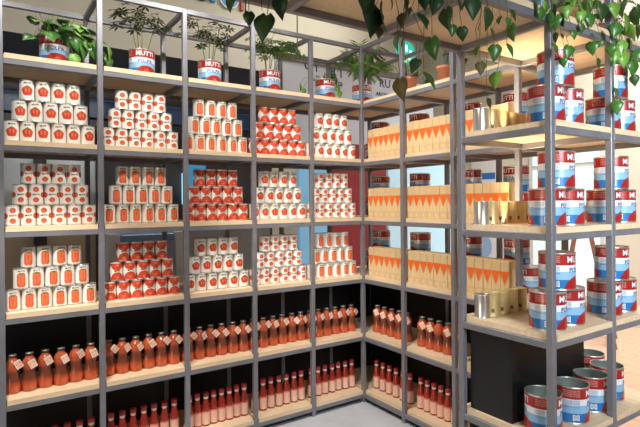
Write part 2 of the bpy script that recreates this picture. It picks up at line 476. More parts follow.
ME_STR = MB().tube([(.0185*math.sin(a), -.0185*math.cos(a), .186) for a in [2*PI*i/14 for i in range(15)]], .0008, 5).mesh('string', [M['string']])
def put_sauce(x, y, z, rz, label, tagged=True):
    t = thing('sauce_bottle', label, 'bottle', (x, y, z), rz, 'tagged sauce bottles on the fifth shelf')
    link('glass_body', ME_SB, t); link('cap', ME_SC, t); link('string', ME_STR, t)
    if tagged:
        g = link('paper_tag', ME_TG, t, (random.uniform(.002,.008), -.0415+random.uniform(-.002,0), .176+random.uniform(-.006,.006)))
        g.rotation_euler = (random.uniform(-.08, .0), random.uniform(.35, .75)*-1, random.uniform(-.05, .3))
for b in range(5):
    xc = (PX[b]+PX[b+1])/2
    for i in range(6):
        put_sauce(xc+.004+(i-2.5)*.0779+random.uniform(-.0002,.0002), YB+.115+random.uniform(-.005,.005), top(5), random.uniform(-.1,.2),
                  f'orange-red sauce bottle with paper tag, {ORD[i]} from left, {BAY[b]} bay, fifth shelf')
SB = ['first', 'second', 'third', 'last']
for k in range(2):
    n = 5
    for i in range(n):
        y = (3.035 if k == 0 else SY[1]-.085)-i*(.083 if k == 0 else .0785)+random.uniform(-.001,.001)
        if k == 1: y += .02
        if y-.04 < SY[k+1]+T: continue
        put_sauce(XS+.115, y, top(5), -PI/2+random.uniform(.2,.5), f'orange-red sauce bottle, {ORD[i]} from the corner, {SB[k]} side rack bay', not (k == 1 and i == 2))

# ------------------------------------------------------------------ slim bottles on the lowest shelf
def slim_body():
    return MB().lathe([(.014,0),(.0250,.001),(.0270,.005),(.0270,.104),(.0262,.116),(.0220,.140),(.0165,.165),(.0140,.182),(.0140,.195)], 20, 0).mesh('glass_body', [M['sauce_dark']], True)
ME_LB = slim_body()
ME_LL = MB().lathe([(.0273,.012),(.0273,.088),(.0273,.098)], 24, 0, False, False, [0,1]).mesh('label', [M['pink'], M['pink2']], True)
ME_LC = MB().lathe([(.0145,.174),(.0160,.176),(.0160,.188),(.0164,.190),(.0185,.192),(.0185,.211),(.0170,.215),(.010,.217)], 18, 0, mis=[1,1,1,0,0,0,0]).mesh('cap', [M['redcap'], M['tagp']], True)
def put_slim(x, y, z, rz, label):
    t = thing('slim_bottle', label, 'bottle', (x, y, z), rz, 'slim labelled bottles on the lowest shelf')
    link('glass_body', ME_LB, t); link('label', ME_LL, t); link('cap', ME_LC, t)
for b in range(5):
    xc = (PX[b]+PX[b+1])/2; n = (7, 7, 8, 7, 7)[b]
    for i in range(n):
        put_slim(xc+.008+(i-(n-1)/2)*(.4425/n)+random.uniform(-.0002,.0002), YB+.11+random.uniform(-.004,.004), top(6), random.uniform(-.2,.2),
                 f'slim red bottle with pink label, {ORD[i]} from left, {BAY[b]} bay, lowest shelf')
for k in range(2):
    n = 6 if k == 0 else 7
    for i in range(n):
        y = (3.045 if k == 0 else SY[1]-.05)-i*(.075 if k == 0 else .0625)
        if y-.025 < SY[k+1]+T: continue
        put_slim(XS+.11, y, top(6), -PI/2+random.uniform(-.2,.2), f'slim red bottle with pink label, {ORD[i]} from corner, {SB[k]} side bay')

# ------------------------------------------------------------------ kraft cartons (face -x)
BW, BH, BD = .0600, .222, .11
def carton():
    mb = MB().bbox(0, BD, -BW/2+.0006, BW/2-.0006, 0, BH, .0018)
    e = -.0005; h = BW/2-.0015
    mb.add([(e, h, .145), (e, -h, .145), (e, -h, .162), (e, h, .162)], [(0,1,2,3)], 1)
    mb.add([(e, h, .145), (e, 0, .082), (e, -h, .145)], [(0,1,2)], 1)
    mb.add([(e, h, .128), (e, h, .050), (e, .004, .050), (e, .004, .075)], [(0,1,2,3)], 2)
    mb.add([(e, -.004, .075), (e, -.004, .050), (e, -h, .050), (e, -h, .128)], [(0,1,2,3)], 2)
    n = 14; mb.add([(e, .011*math.cos(2*PI*i/n), .026+.013*math.sin(2*PI*i/n)) for i in range(n)][::-1], [tuple(range(n))], 2)
    return mb.mesh('carton', [M['kraft'], M['orange'], M['kraft2']])
ME_CT = carton()
for l in (2, 3, 4):
    for k in range(3):
        y0, y1 = SY[k]-T, SY[k+1]+T
        n = (6, 7, 6)[k]
        st = y0-.030 if k == 0 else y0-.002
        for i in range(n):
            y = st-BW/2-i*(BW+.0008)
            o = link('kraft_carton', ME_CT, None, (XS+.022+random.uniform(0,.003), y, top(l)))
            tag(o, f'kraft carton with orange zigzag, {ORD[i]} from corner end, {SHELF[l]} shelf, {SB[k]} side bay', 'carton', 'kraft cartons on the side rack')

# ------------------------------------------------------------------ big tins
RB, HB = .0775, .166
TX_B1 = text2d('MUTTI', .038, .0008, 1.0); TX_B2 = text2d('POLPA', .030, .0006)
TX_S = text2d('POMODORI ITALIANI', .0075)
def big_label():
    mb = MB(); R = RB-.0002
    zs = [.007, .024, .048, .066, .084, .112, .159]
    mb.lathe([(R, z) for z in zs], 40, 0, False, False, [3, 3, 2, 2, 1, 0])
    for th in (0, PI*.98):
        # red swoosh at the bottom, white lettering over
        mb.decal(R, th+.12, .0072, clampz(ell(.075,.056,32), 0, .1), 1 if False else 0, .0005, 5)
        mb.wraptext(TX_B1, R, th, .136, 1, .0008)
        mb.wraptext(TX_B2, R, th, .089, 4, .0008)
        mb.decal(R, th+.1, .028, tomato_outline(.015), 5, .0009, 2)
    for th in (PI/2, -PI/2):
        for z in (.150, .142, .134, .126): mb.wraptext(TX_S, R, th, z, 6, .0006)
        for z in (.104, .097, .090, .076): mb.wraptext(TX_S, R, th, z, 4, .0006)
        mb.decal(R, th+.25, .030, rrect(.014,.013,.001,1), 1, .0006, 2)
        for q in range(6): mb.decal(R, th+.25+(q-2.5)*.052, .031, rrect(.0008,.009,.0002,1), 4, .0010, 1)
    return mb.mesh('label', [M['canred'], M['canwhite'], M['canpale'], M['canblue'], M['cannavy'], M['tomato'], M['pink']], True)
ME_BL = big_label()
R = RB
RIM0 = [(R*.93,.004),(R*.95,0),(R+.001,0),(R+.002,.003),(R,.006),(R-.0008,.008),(R-.0008,HB-.008),(R,HB-.006),(R+.002,HB-.003),(R+.001,HB),(R*.96,HB)]
ME_BT = MB().lathe(RIM0+[(R*.94,HB-.005),(R*.75,HB-.005),(R*.73,HB-.0035)], 40).mesh('tin', [M['tin']], True)
ME_BO = MB().lathe(RIM0+[(R*.97,HB-.006),(R*.975,.006),(R*.9,.005)], 40, 0, mis=[0]*10+[1]*3).mesh('tin', [M['tin'], M['caninside']], True)
def big(x, y, z, rz, label, opened=False, group='large red and blue tomato tins'):
    t = thing('large_tomato_tin', label, 'tin', (x, y, z), rz, group)
    link('tin', ME_BO if opened else ME_BT, t); link('label', ME_BL, t)
    return t
for l in (2, 3, 4):
    for nm, x0 in (('left front stack', 2.083), ('right front stack', 2.572)):
        big(x0, 1.300, top(l), .28+random.uniform(-.1,.1), f'large red and blue tin, bottom left of {nm}, {SHELF[l]} corner shelf')
        big(x0+.1600, 1.305, top(l), .30+random.uniform(-.1,.1), f'large red and blue tin, bottom right of {nm}, {SHELF[l]} corner shelf')
        big(x0+.080, 1.303, top(l)+HB+.0005, .32+random.uniform(-.1,.1), f'large red and blue tin on top of {nm}, {SHELF[l]} corner shelf')
    for k, yc in enumerate((3.24, 2.78, 2.30, 1.94)):
        for q, (dy, r) in enumerate(((.08, 0), (-.08, 0), (.0, 1))):
            big(XS+.335, yc+dy, top(l)+r*(HB+.0005), PI/2+random.uniform(-.5,.5), f'large red tin behind cartons, {("far bottom","near bottom","top")[q]} of {ORD[k]} stack from corner, {SHELF[l]} shelf')
for i, (x, y) in enumerate(((2.058,1.309),(2.268,1.302),(2.467,1.315),(2.671,1.340),(2.80,1.50))):
    big(x, y, top(5), .50+random.uniform(-.12,.12), f'opened empty red and blue tin, {ORD[i]} from left on lowest corner shelf', True, 'opened tins on the lowest corner shelf')

# ------------------------------------------------------------------ gold tins in the corner module
def gold_tin():
    R = .0362
    mb = MB().lathe([(R*.90,.003),(R*.93,0),(R,0),(R+.0008,.002),(R,.004),(R-.0006,.006),(R-.0006,HC-.006),(R,HC-.004),(R+.0008,HC-.002),(R,HC),(R*.93,HC),(R*.90,HC-.004)], 24)
    return mb.mesh('tin', [M['gold']], True)
ME_G = gold_tin()
ME_GM = MB().decal(.0358, -.5, .028, rrect(.007,.009,.001,1), 0, .0006, 2).mesh('stamp', [M['goldmark']])
ME_S = MB().lathe([(LR,.0065),(LR,HC-.0065)], 28, 0, False, False).mesh('label', [M['canwhite']], True)
for l, n in ((2, 6), (3, 6), (4, 5)):
    for i in range(n):
        t = thing('gold_tin', f'plain gold tin, {ORD[i]} from the rear post, {SHELF[l]} corner shelf', 'can', (2.015+i*.0745, 1.600, top(l)), -.35+random.uniform(-.2,.2), 'gold tins in a row on the corner module')
        link('tin', ME_G if i else ME_TIN, t)
        if i: link('stamp', ME_GM, t)
        else: t['label'] = f'plain silver tin beside the rear post, {SHELF[l]} corner shelf'

# strips and lamps added behind the gold tins to light the board above
for l in (2, 3):
    o = link('light_strip', MB().bbox(-.19, .19, -.005, .005, 0, .010, .001).mesh('light_strip', [M['tin']]), None, (2.20, 1.6475, top(l)))
    tag(o, f'added slim metal light strip behind the gold tins, {SHELF[l]} corner shelf', 'light')
    ll = bpy.data.lights.new('added_strip_lamp', 'AREA'); ll.shape = 'RECTANGLE'; ll.size = .38; ll.size_y = .008; ll.energy = 3.4; ll.spread = math.radians(95); ll.color = (1, .80, .52)  # added upward lamp for the warm glow under the boards
    lo = bpy.data.objects.new('added_strip_lamp', ll); COL.objects.link(lo); lo.location = (2.20, 1.6475, top(l)+.012); lo.rotation_euler = Vector((.45, -.35, 1)).to_track_quat('-Z', 'Y').to_euler()

# ------------------------------------------------------------------ plants
def leaf_mesh(name, m, L=1.0, Wd=.86, fold=.16, droop=.25):
    """heart-shaped leaf: base at origin, tip along +x, unit length, thin solid blade"""
    n = 7; up = []; lo = []; mid = []
    for i in range(n+1):
        t = i/n
        w = Wd*.5*(math.sin(PI*min(1, t*1.0)**.62))*(1-.15*t)
        if i == 0: w = Wd*.16
        if i == n: w = 0
        x = t-.10*(1-t)**6*0; z = -droop*t*t
        mid.append((t+(.04 if i == 0 else 0), 0, z)); up.append((x-(.06 if i == 0 else 0), w, z+fold*w)); lo.append((x-(.06 if i == 0 else 0), -w, z+fold*w))
    vs = mid+up+lo; k = n+1; fs = []
    for i in range(n):
        fs.append((i, i+1, k+i+1, k+i)); fs.append((i, 2*k+i, 2*k+i+1, i+1))
    top_n = len(vs)
    vs2 = vs+[(x, y, z-.012) for x, y, z in vs]
    fs2 = fs+[tuple(top_n+i for i in reversed(f)) for f in fs]
    for i in range(n):
        fs2.append((k+i, k+i+1, top_n+k+i+1, top_n+k+i)); fs2.append((2*k+i+1, 2*k+i, top_n+2*k+i, top_n+2*k+i+1))
    me = MB().add([(x*L, y*L, z*L) for x, y, z in vs2], fs2).mesh(name, [m], True)
    return me
LEAF = {c: leaf_mesh('leaf', M[c]) for c in ('leaf', 'leaf_l', 'leaf_d', 'leaf_b')}
def put_leaf(parent, p, tip_dir, size, c='leaf', roll=0.0, origin=Vector()):
    d = Vector(tip_dir).normalized()
    side = Vector((0,0,1)).cross(d)
    if side.length < .05: side = RT.copy()
    side.normalize(); n = d.cross(side)
    Mx = Matrix((d, side, n)).transposed().to_4x4() @ Matrix.Rotation(roll, 4, 'X')
    o = link('leaf', LEAF[c], parent); o.matrix_local = Matrix.Translation(Vector(p)-origin) @ Mx @ Matrix.Diagonal((size, size, size, 1))
    return o

def can_pot(parent):
    link('pot', ME_BO, parent); link('pot_label', ME_BL, parent)
    link('soil', MB().lathe([(.01,HB-.022),(R*.965,HB-.020),(R*.965,HB-.026)], 24).mesh('soil', [M['soil']]), parent)

def foliage(tufts, m, name='foliage'):
    """tufts: list of (tip point, direction, n leaflets, leaflet length) -> one mesh of small leaves"""
    mb = MB()
    for p, d, n, L in tufts:
        d = Vector(d).normalized(); a = d.orthogonal().normalized(); c = d.cross(a)
        for i in range(n):
            g = 2*PI*i/n+random.uniform(-.2,.2)
            o = (a*math.cos(g)+c*math.sin(g)); t = (o*.9+d*.25+Vector((0,0,-.35))).normalized()
            w = t.cross(d).normalized()*L*.16
            q = Vector(p); e = q+t*L; md = q+t*L*.55+Vector((0,0,.06*L))
            mb.add([q, md+w, e, md-w, md+Vector((0,0,-.01*L))], [(0,1,4),(1,2,4),(2,3,4),(3,0,4)])
    return mb.mesh(name, [M[m]])
def shrub(loc, label, h, spread, m, nst, seed, lean=(0,0), L=.055, per=7, cat='plant', leaflets=7):
    """upright stems, long petioles fanning out, each ending in a whorl of narrow leaflets"""
    rr = random.Random(seed)
    t = thing('potted_shrub', label, cat, loc)
    can_pot(t)
    tufts = []; pet = MB()
    for s_ in range(nst):
        a = 2*PI*s_/nst+rr.uniform(-.4,.4)
        tip = Vector((math.cos(a)*spread*.40+lean[0], math.sin(a)*spread*.25+lean[1], h*rr.uniform(.72, .95)))
        base = Vector((math.cos(a)*.025, math.sin(a)*.025, HB-.03))
        pts = [base, base.lerp(tip, .45)+Vector((0,0,.03)), tip]
        link('stem', MB().tube(pts, .0035, 5, taper=.6).mesh('stem', [M['stem']]), t)
        for q in range(per):
            f = rr.uniform(.55, 1.0)
            p = pts[1].lerp(pts[2], max(0, (f-.45)/.55))
            g = rr.uniform(0, 2*PI); out = Vector((math.cos(g), math.sin(g)*.7, rr.uniform(-.15,.5)))
            p2 = p+out*rr.uniform(.35,1)*spread*.62
            pet.tube([p, p.lerp(p2, .5)+Vector((0,0,.012)), p2], .0013, 4)
            tufts.append((p2, Vector((0,0,1))+out*.4, leaflets, L*rr.uniform(.8,1.2)))
    link('petioles', pet.mesh('petioles', [M['stem']]), t)
    fo = link('foliage', foliage(tufts, m), t); fo['kind'] = 'stuff'
    return t
def pothos(loc, label, spots, pot='can', name='potted_pothos', seed=1):
    """spots: list of (world point, tip direction, size, colour)"""
    rr = random.Random(seed)
    t = thing(name, label, 'plant', loc)
    o = Vector(loc)
    if pot == 'can': can_pot(t)
    elif pot == 'terra':
        link('pot', MB().lathe([(.035,0),(.045,.002),(.058,.085),(.063,.086),(.064,.105),(.058,.106),(.055,.092),(.01,.090)], 24, mis=[0]*6+[1]).mesh('pot', [M['terra'], M['soil']], True), t)
    hb = HB if pot == 'can' else .1
    for p, d, s_, c in spots:
        p = Vector(p); lp = p-o
        base = Vector((0, 0, hb-.01)); 
        out = Vector((lp.x, lp.y, 0)); out = out.normalized()*.075 if out.length > .01 else Vector((.02,0,0))
        k1 = Vector((out.x, out.y, hb+.02+.3*max(0, lp.z-hb)))
        k2 = Vector((lp.x*.85, lp.y*.85, max(lp.z+.05, hb*.55) if lp.z > -.05 else .06))
        k2b = Vector((lp.x, lp.y, lp.z*.5)) if lp.z < -.05 else k2.lerp(lp, .5)
        sw = Vector((rr.uniform(-.025,.025), rr.uniform(-.012,.012), 0)) if lp.z < -.05 else Vector()
        k2c = k2b.lerp(lp, .5)-sw*.7
        link('vine', MB().tube([base, k1, k2, k2+(k2b-k2)*.5+sw*.6, k2b+sw, k2c, lp], .0012, 5).mesh('vine', [M['stem']]), t)
        if lp.z < -.06 and rr.random() < .75:
            put_leaf(t, k2b+sw, DN(rr.uniform(-.9,.9), rr.uniform(-.2,.4)), s_*rr.uniform(.45,.7), c, rr.uniform(-.8,.8))
        put_leaf(t, lp, d, s_, c, rr.uniform(-.8,.8))
    return t
zt1 = top(1)
DN = lambda a=.0, b=.0: RT*a - FW*b - Vector((0,0,1))
# back rack top shelf
def onback(u, dy=.16): 
    p = atY(u, 60, YB+dy); return (p.x, YB+dy, zt1)
p0 = onback(54.5)
sp = []
rr = random.Random(3)
for i in range(46):
    a = rr.uniform(-.12, .22); h = HB+.02+rr.uniform(-.03,.085)-abs(a)*.12
    sp.append((Vector(p0)+Vector((a, rr.uniform(-.11,.05), h)), Vector((rr.uniform(-.4,1), rr.uniform(-1,-.2), rr.uniform(-.7,.3))), rr.uniform(.075,.11), rr.choice(['leaf','leaf','leaf_l'])))
for du, dv in ((75,42),(82,50),(92,50),(100,55),(108,50),(107,60),(73,58),(88,44),(96,47)):
    sp.append((atY(du, dv-4, YB+.05), DN(.35,.1), .085, rr.choice(['leaf','leaf','leaf_l'])))
pothos(p0, 'trailing pothos in a red tin spilling right over the top shelf', sp)
shrub(onback(142), 'dark airy shrub in a red tin above the second bay', .46, .25, 'leaf_d', 4, 11, (.01,0), .058, 7)
shrub(onback(209.5), 'dark airy shrub in a red tin above the third bay', .46, .23, 'leaf_d', 4, 23, (.0,0), .055, 7)
t = shrub(onback(269.5), 'leafy light green shrub in a red tin above the fourth bay', .46, .26, 'leaf_m', 6, 31, (.04,0), .052, 12)
p4 = onback(325)
sp = [(Vector(p4)+Vector((rr.uniform(-.07,.07), rr.uniform(-.06,.06), HB+rr.uniform(-.005,.05))), (rr.uniform(-1,1), rr.uniform(-1,.2), rr.uniform(-.3,.3)), rr.uniform(.05,.07), rr.choice(['leaf','leaf_l'])) for i in range(14)]
for du, dv in ((300,84),(303,88),(308,80),(337,86),(339,91),(336,80)): sp.append((atY(du, dv, YB+.12), DN(.2,.1), .06, 'leaf_l'))
pothos(p4, 'low bushy pothos in a red tin above the corner bay', sp)
# palm in the corner
pp = atY(363, 100, YB+.2); ploc = (2.57, 3.225, zt1)
t = thing('potted_palm', 'feathery green palm in a red tin at the rack corner', 'plant', ploc); can_pot(t)
mb = MB(); rr = random.Random(5)
for s_ in range(26):
    a = rr.uniform(0, 2*PI); sp_ = rr.uniform(.06,.24); h = rr.uniform(.30,.52)
    pts = [Vector((0,0,HB-.03)), Vector((math.cos(a)*sp_*.3, math.sin(a)*sp_*.3, HB+(h-HB)*.6)), Vector((math.cos(a)*sp_*.7, math.sin(a)*sp_*.7, h)), Vector((math.cos(a)*sp_*1.1, math.sin(a)*sp_*1.1, h-.04))]
    link('stem', MB().tube(pts, .002, 4, taper=.5).mesh('stem', [M['stem']]), t)
    for q in range(16):
        f = .35+.65*q/15; i = min(int(f*3), 2); p = pts[i].lerp(pts[i+1], f*3-i)
        tg = (pts[i+1]-pts[i]).normalized(); sd = tg.cross(Vector((0,0,1))).normalized()
        for sg in (-1, 1):
            e = p+(sd*sg*.8+tg*.6+Vector((0,0,-.2))).normalized()*.085*(1.1-.5*abs(f-.6)); w = tg*.006; m_ = p.lerp(e, .5)+Vector((0,0,.004))
            mb.add([p, m_+w, e, m_-w], [(0,1,2),(0,2,3)])
fo = link('foliage', mb.mesh('foliage', [M['leaf_m']]), t); fo['kind'] = 'stuff'
# side rack top: small pots
def onside(y, dx=.13): return (XS+dx, y, zt1)
def small_pot_spots(loc, n, seed, spread=.1):
    rr = random.Random(seed)
    return [(Vector(loc)+Vector((rr.uniform(-1,1)*spread, rr.uniform(-1,1)*spread, .10+rr.uniform(-.01,.10))), (rr.uniform(-1,.4), rr.uniform(-1,1), rr.uniform(-.5,.3)), rr.uniform(.05,.10), rr.choice(['leaf','leaf_d','leaf_l'])) for i in range(n)]
l1 = onside(2.647, .1); pothos(l1, 'broad-leaved plant in a small terracotta pot on the side rack top', small_pot_spots(l1, 14, 41, .15), 'terra')
l2 = onside(2.30, .1); pothos(l2, 'dark bushy plant in terracotta pot near the double posts', small_pot_spots(l2, 14, 42, .11), 'terra')

# canopy pothos: hanging leaves off the rear edge (two plants) and the front edge
YR, YF = YA1+.035, YA0-.03
def clump(loc, n, seed):
    rr = random.Random(seed)
    return [(Vector(loc)+Vector((rr.uniform(-.13,.13), rr.uniform(-.10,.10), rr.uniform(.06,.30))), (rr.uniform(-1,.6), rr.uniform(-1,.3), rr.uniform(-.8,.3)), rr.uniform(.05,.085), rr.choice(['leaf','leaf_l','leaf_l','leaf'])) for i in range(n)]
def hang(lst, Y, seed):
    rr = random.Random(seed); out = []
    for u, v, n, c, *rest in lst:
        lean = rest[0] if rest else rr.uniform(-.25,.25)
        p = atY(u, v-n*.5, Y+rr.uniform(-.015,.015)); dist = (p-EYE).dot(FW)
        out.append((p, DN(lean, rr.uniform(.05,.35)), n/F_PX*dist*1.15, c))
    return out
A1 = [(267,27,25,'leaf_d',-.25),(249,18,13,'leaf_d',0),(243,6,24,'leaf_d',.3),(233,3,16,'leaf_d',-.3),(281,5,22,'leaf_d',-.1),(258,2,16,'leaf_d',.5)]  # dark leaf colour here stands in for shade under the canopy
a = (1.10, 1.56, zt1); pothos(a, 'hanging pothos whose dark leaves dangle at the top left of canopy', hang(A1, YF, 1), 'terra', 'hanging_pothos', 1)
A2 = [(371,20,30,'leaf_d',.1),(382,17,26,'leaf_d',-.1),(379,33,10,'leaf_b',0),(404,10,26,'leaf_d',.2),(397,42,15,'leaf',-.2),(404,47,14,'leaf',-.5),(418,22,16,'leaf_d',.9),(366,4,20,'leaf_d',0),(390,2,14,'leaf_d',.3),(424,1,14,'leaf_d',0)]
a = (1.50, 1.56, zt1); pothos(a, 'hanging pothos with broad dark leaves over the middle of canopy', hang(A2, YF, 2), 'terra', 'hanging_pothos', 2)
A3 = [(446,18,20,'leaf_d',-.1),(452,30,11,'leaf',0),(462,33,13,'leaf_d',.0),(471,8,20,'leaf_d',.1),(487,18,20,'leaf_d',.1),(511,32,16,'leaf',-.1),(495,52,15,'leaf',-.1),(507,51,13,'leaf',.7),(480,68,12,'leaf_b',0),(478,51,10,'leaf',-.5),(432,47,20,'leaf',0),(418,66,14,'leaf_d',-.6),(400,88,20,'leaf_b',0),(487,104,10,'leaf_d',.5),(497,80,16,'leaf_l',-.4),(424,82,18,'leaf',.9),(455,3,16,'leaf_d',.5),(438,6,16,'leaf_d',-.4)]
a = (1.78, 1.32, zt1); pothos(a, 'long trailing pothos hanging from canopy beside the corner module', hang(A3, YF, 3), 'terra', 'hanging_pothos', 3)
A4 = [(541,14,12,'leaf',0),(548,20,14,'leaf',.2),(556,22,14,'leaf',-.2),(562,22,14,'leaf',.2),(545,8,14,'leaf_l',0),(553,12,14,'leaf_d',.3),(554,38,10,'leaf_d',.3),(552,49,11,'leaf',.6),(569,52,13,'leaf',-.2),(535,6,12,'leaf_l',.4),(566,12,12,'leaf_l',0),(572,6,12,'leaf_l',-.4),(563,62,9,'leaf',0)]  # lighter leaf colours from here on stand in for brighter light
a = (2.06, 1.33, zt1); pothos(a, 'bright pothos in a red tin over the near corner post', hang(A4, YF, 4)+clump(a, 20, 64), 'can', 'hanging_pothos', 4)
A5 = [(580,16,12,'leaf_l',0),(588,20,13,'leaf',.2),(592,48,13,'leaf',-.2),(597,64,10,'leaf',.3),(602,12,16,'leaf_d',0),(578,8,14,'leaf_l',.5),(586,4,14,'leaf_l',-.3),(595,6,14,'leaf_l',.2),(606,35,14,'leaf_d',.9),(582,28,10,'leaf',0)]
a = (2.28, 1.33, zt1); pothos(a, 'bright pothos in terracotta pot on top beside the second front post', hang(A5, YF, 5)+clump(a, 20, 65), 'terra', 'hanging_pothos', 5)
A6 = [(627,8,22,'leaf',-.7),(636,16,20,'leaf',-.2),(624,22,18,'leaf_l',.2),(625,34,16,'leaf_l',.8),(636,33,14,'leaf',.2),(620,48,14,'leaf_l',0),(629,44,14,'leaf',.2),(615,57,12,'leaf_l',-.2),(622,60,13,'leaf_l',.1),(632,68,14,'leaf',.1),(637,56,13,'leaf',-.2),(615,94,12,'leaf',.2),(617,107,13,'leaf',-.2),(610,50,11,'leaf',0),(625,74,11,'leaf',.3),(634,80,10,'leaf_d',0),(612,44,10,'leaf_d',0),(617,30,14,'leaf',-.3),(612,10,14,'leaf_l',.2),(619,2,14,'leaf_l',.1)]
a = (2.66, 1.33, zt1); pothos(a, 'large bright pothos trailing down past the right front tins', hang(A6, YF, 6)+clump(a, 22, 66), 'terra', 'hanging_pothos', 6)

# ------------------------------------------------------------------ what lies beyond the racks
def slabY(name, u0, v0, u1, v1, Y, m, label, cat, th=.04):
    """upright panel facing -y, placed at depth Y, with its own thickness"""
    a = atY(u0, v0, Y); b = atY(u1, v1, Y)
    x0, x1 = sorted((a.x, b.x)); z0, z1 = sorted((a.z, b.z))
    z0 = max(z0, 0.0)
    o = link(name, MB().bbox(0, x1-x0, 0, th, 0, z1-z0, .004).mesh(name, [m]), None, (x0, Y, z0))
    return tag(o, label, cat)
m_navy = mat('navy_panel', (.018,.022,.034), .4, noise=.3, scale=3)
m_char = mat('charcoal_panel', (.035,.035,.04), .6, noise=.2, scale=3)
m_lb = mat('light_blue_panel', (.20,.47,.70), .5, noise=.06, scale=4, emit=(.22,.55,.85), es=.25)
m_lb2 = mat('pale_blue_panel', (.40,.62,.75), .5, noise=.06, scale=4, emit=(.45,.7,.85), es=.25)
m_red = mat('dark_red_panel', (.28,.02,.03), .5, noise=.2, scale=4)
m_grey = mat('grey_panel', (.20,.19,.19), .7, noise=.1, scale=3)
m_pale = mat('pale_grey_panel', (.62,.68,.70), .6, noise=.08, scale=3)
m_tan = mat('tan_panel', (.55,.42,.27), .7, noise=.1, scale=3)
m_sign = mat('sign_board', (.66,.72,.82), .6, noise=.03, scale=2)
m_wht = mat('white_board', (.8,.8,.8), .5, noise=.03, scale=2)
m_ink = mat('navy_letters', (.03,.06,.22), .5)

# dark stall behind the back rack
st = thing('dark_stall', 'dark navy stall front seen behind the upper shelves', 'stall', (0, 0, 0))
def stp(name, x0, x1, y0, y1, z0, z1, m): return link(name, MB().bbox(0, x1-x0, 0, y1-y0, 0, z1-z0, .004).mesh(name, [m]), st, (x0, y0, z0))
stp('facade', -1.6, 2.55, 4.70, 4.80, 2.10, 2.94, m_navy)
stp('facade', -1.6, 2.55, 4.74, 4.80, 0, 2.10, m_char)
stp('pillar', .33, .42, 4.66, 4.74, 0, 2.10, m_char)
stp('pillar', .80, .87, 4.66, 4.74, 0, 2.10, m_char)
stp('pale_panel', -.30, .33, 4.70, 4.74, 1.33, 1.99, m_pale)
stp('pale_panel', .42, .80, 4.70, 4.74, 1.33, 1.99, m_pale)
stp('tan_panel', -.30, .33, 4.70, 4.74, .40, 1.31, m_tan)
stp('tan_panel', .42, .80, 4.70, 4.74, .40, 1.31, m_tan)
stp('grey_panel', 1.00, 2.50, 4.70, 4.74, .40, 1.36, m_grey)
stp('blue_panel', 1.62, 1.80, 4.70, 4.74, 1.45, 2.05, mat('blue_light_panel', (.05,.25,.5), .5, emit=(.05,.3,.6), es=.3))
stp('light_strip', 1.565, 1.575, 4.70, 4.73, 1.55, 1.85, mat('cyan_strip', (.3,.7,.9), .5, emit=(.35,.8,1), es=1.2))
stp('blue_rail', -1.6, 2.55, 4.66, 4.70, 2.30, 2.46, mat('deep_blue_rail', (.02,.05,.12), .3))
# trestle table in front of the stall
tb = thing('trestle_table', 'white-legged table with dark blue top behind the second bay', 'table', (1.10, 4.35, 0))
link('tabletop', MB().bbox(-.21, .21, -.2, .2, 1.25, 1.31, .005).mesh('tabletop', [mat('table_blue', (.22,.33,.55), .25)]), tb)
def leg(x0, x1, x2, x3):
    return MB().add([(x0,-.19,0),(x1,-.19,0),(x1,.19,0),(x0,.19,0),(x2,-.19,1.32),(x3,-.19,1.32),(x3,.19,1.32),(x2,.19,1.32)], [(0,3,2,1),(4,5,6,7),(0,1,5,4),(1,2,6,5),(2,3,7,6),(3,0,4,7)]).mesh('leg', [m_wht])
link('leg', leg(-.31,-.12,-.31,-.22), tb); link('leg', leg(.24,.44,.22,.30), tb)

bl = thing('screen', 'bright blue upright panel seen behind the fourth bay', 'screen', (2.86, 4.70, 0))
link('face', MB().bbox(0, .43, 0, .05, .85, 2.06, .004).mesh('face', [m_lb]), bl); link('stand', MB().bbox(.05, .38, -.05, .1, 0, .85, .004).mesh('stand', [m_char]), bl)
rp = thing('red_panel', 'dark red upright panel behind the rack corner', 'panel', (3.31, 4.72, 0))
link('board', MB().bbox(0, .83, 0, .05, .08, 2.25, .004).mesh('board', [m_red]), rp); link('foot', MB().bbox(.1, .73, -.1, .15, 0, .08, .004).mesh('foot', [m_char]), rp)
pb = thing('blue_panel', 'wide pale blue panel glowing behind the side rack cartons', 'panel', (4.17, 4.72, 0))
link('board', MB().bbox(0, 1.25, 0, .05, .08, 2.08, .004).mesh('board', [m_lb2]), pb); link('foot', MB().bbox(.1, 1.1, -.1, .15, 0, .08, .004).mesh('foot', [m_char]), pb)

# sign board with serif lettering, hung above the panels
sg = thing('sign_board', 'pale grey-blue sign board with navy capital letters behind the palm', 'sign', (2.72, 4.95, 2.26))
link('board', MB().bbox(0, 2.5, 0, .04, 0, .92, .004).mesh('board', [m_sign]), sg)
link('frame', MB().bbox(0, 2.5, -.015, .055, .92, 1.0, .004).mesh('frame', [m_grey]), sg)
for xx in (.3, 2.2): link('hanger', MB().tube([(xx, .02, 1.0), (xx, .02, ZC-2.26)], .008, 6).mesh('hanger', [M['steel']]), sg)
def signtext(txt, u, v, size):
    vs, fs = text2d(txt, size, .002); p = atY(u, v, 4.947)
    link('lettering', MB().add([(x, 0, y) for x, y in vs]+[(x, .003, y) for x, y in vs], fs+[tuple(len(vs)+i for i in reversed(f)) for f in fs]).mesh('lettering', [m_ink]), sg, (p.x-2.72, -.003, p.z-2.26))
for txt, u, v, s_ in (('G', 308, 66, .15), ('I', 316.5, 68, .15), ('R', 333.5, 72, .15), ('I', 341, 74, .15), ('RU', 385, 84, .15), ('A GI', 338, 84, .07), ('AROMATI', 385, 95, .07), ('OSSE', 375, 100, .06)): signtext(txt, u, v, s_)

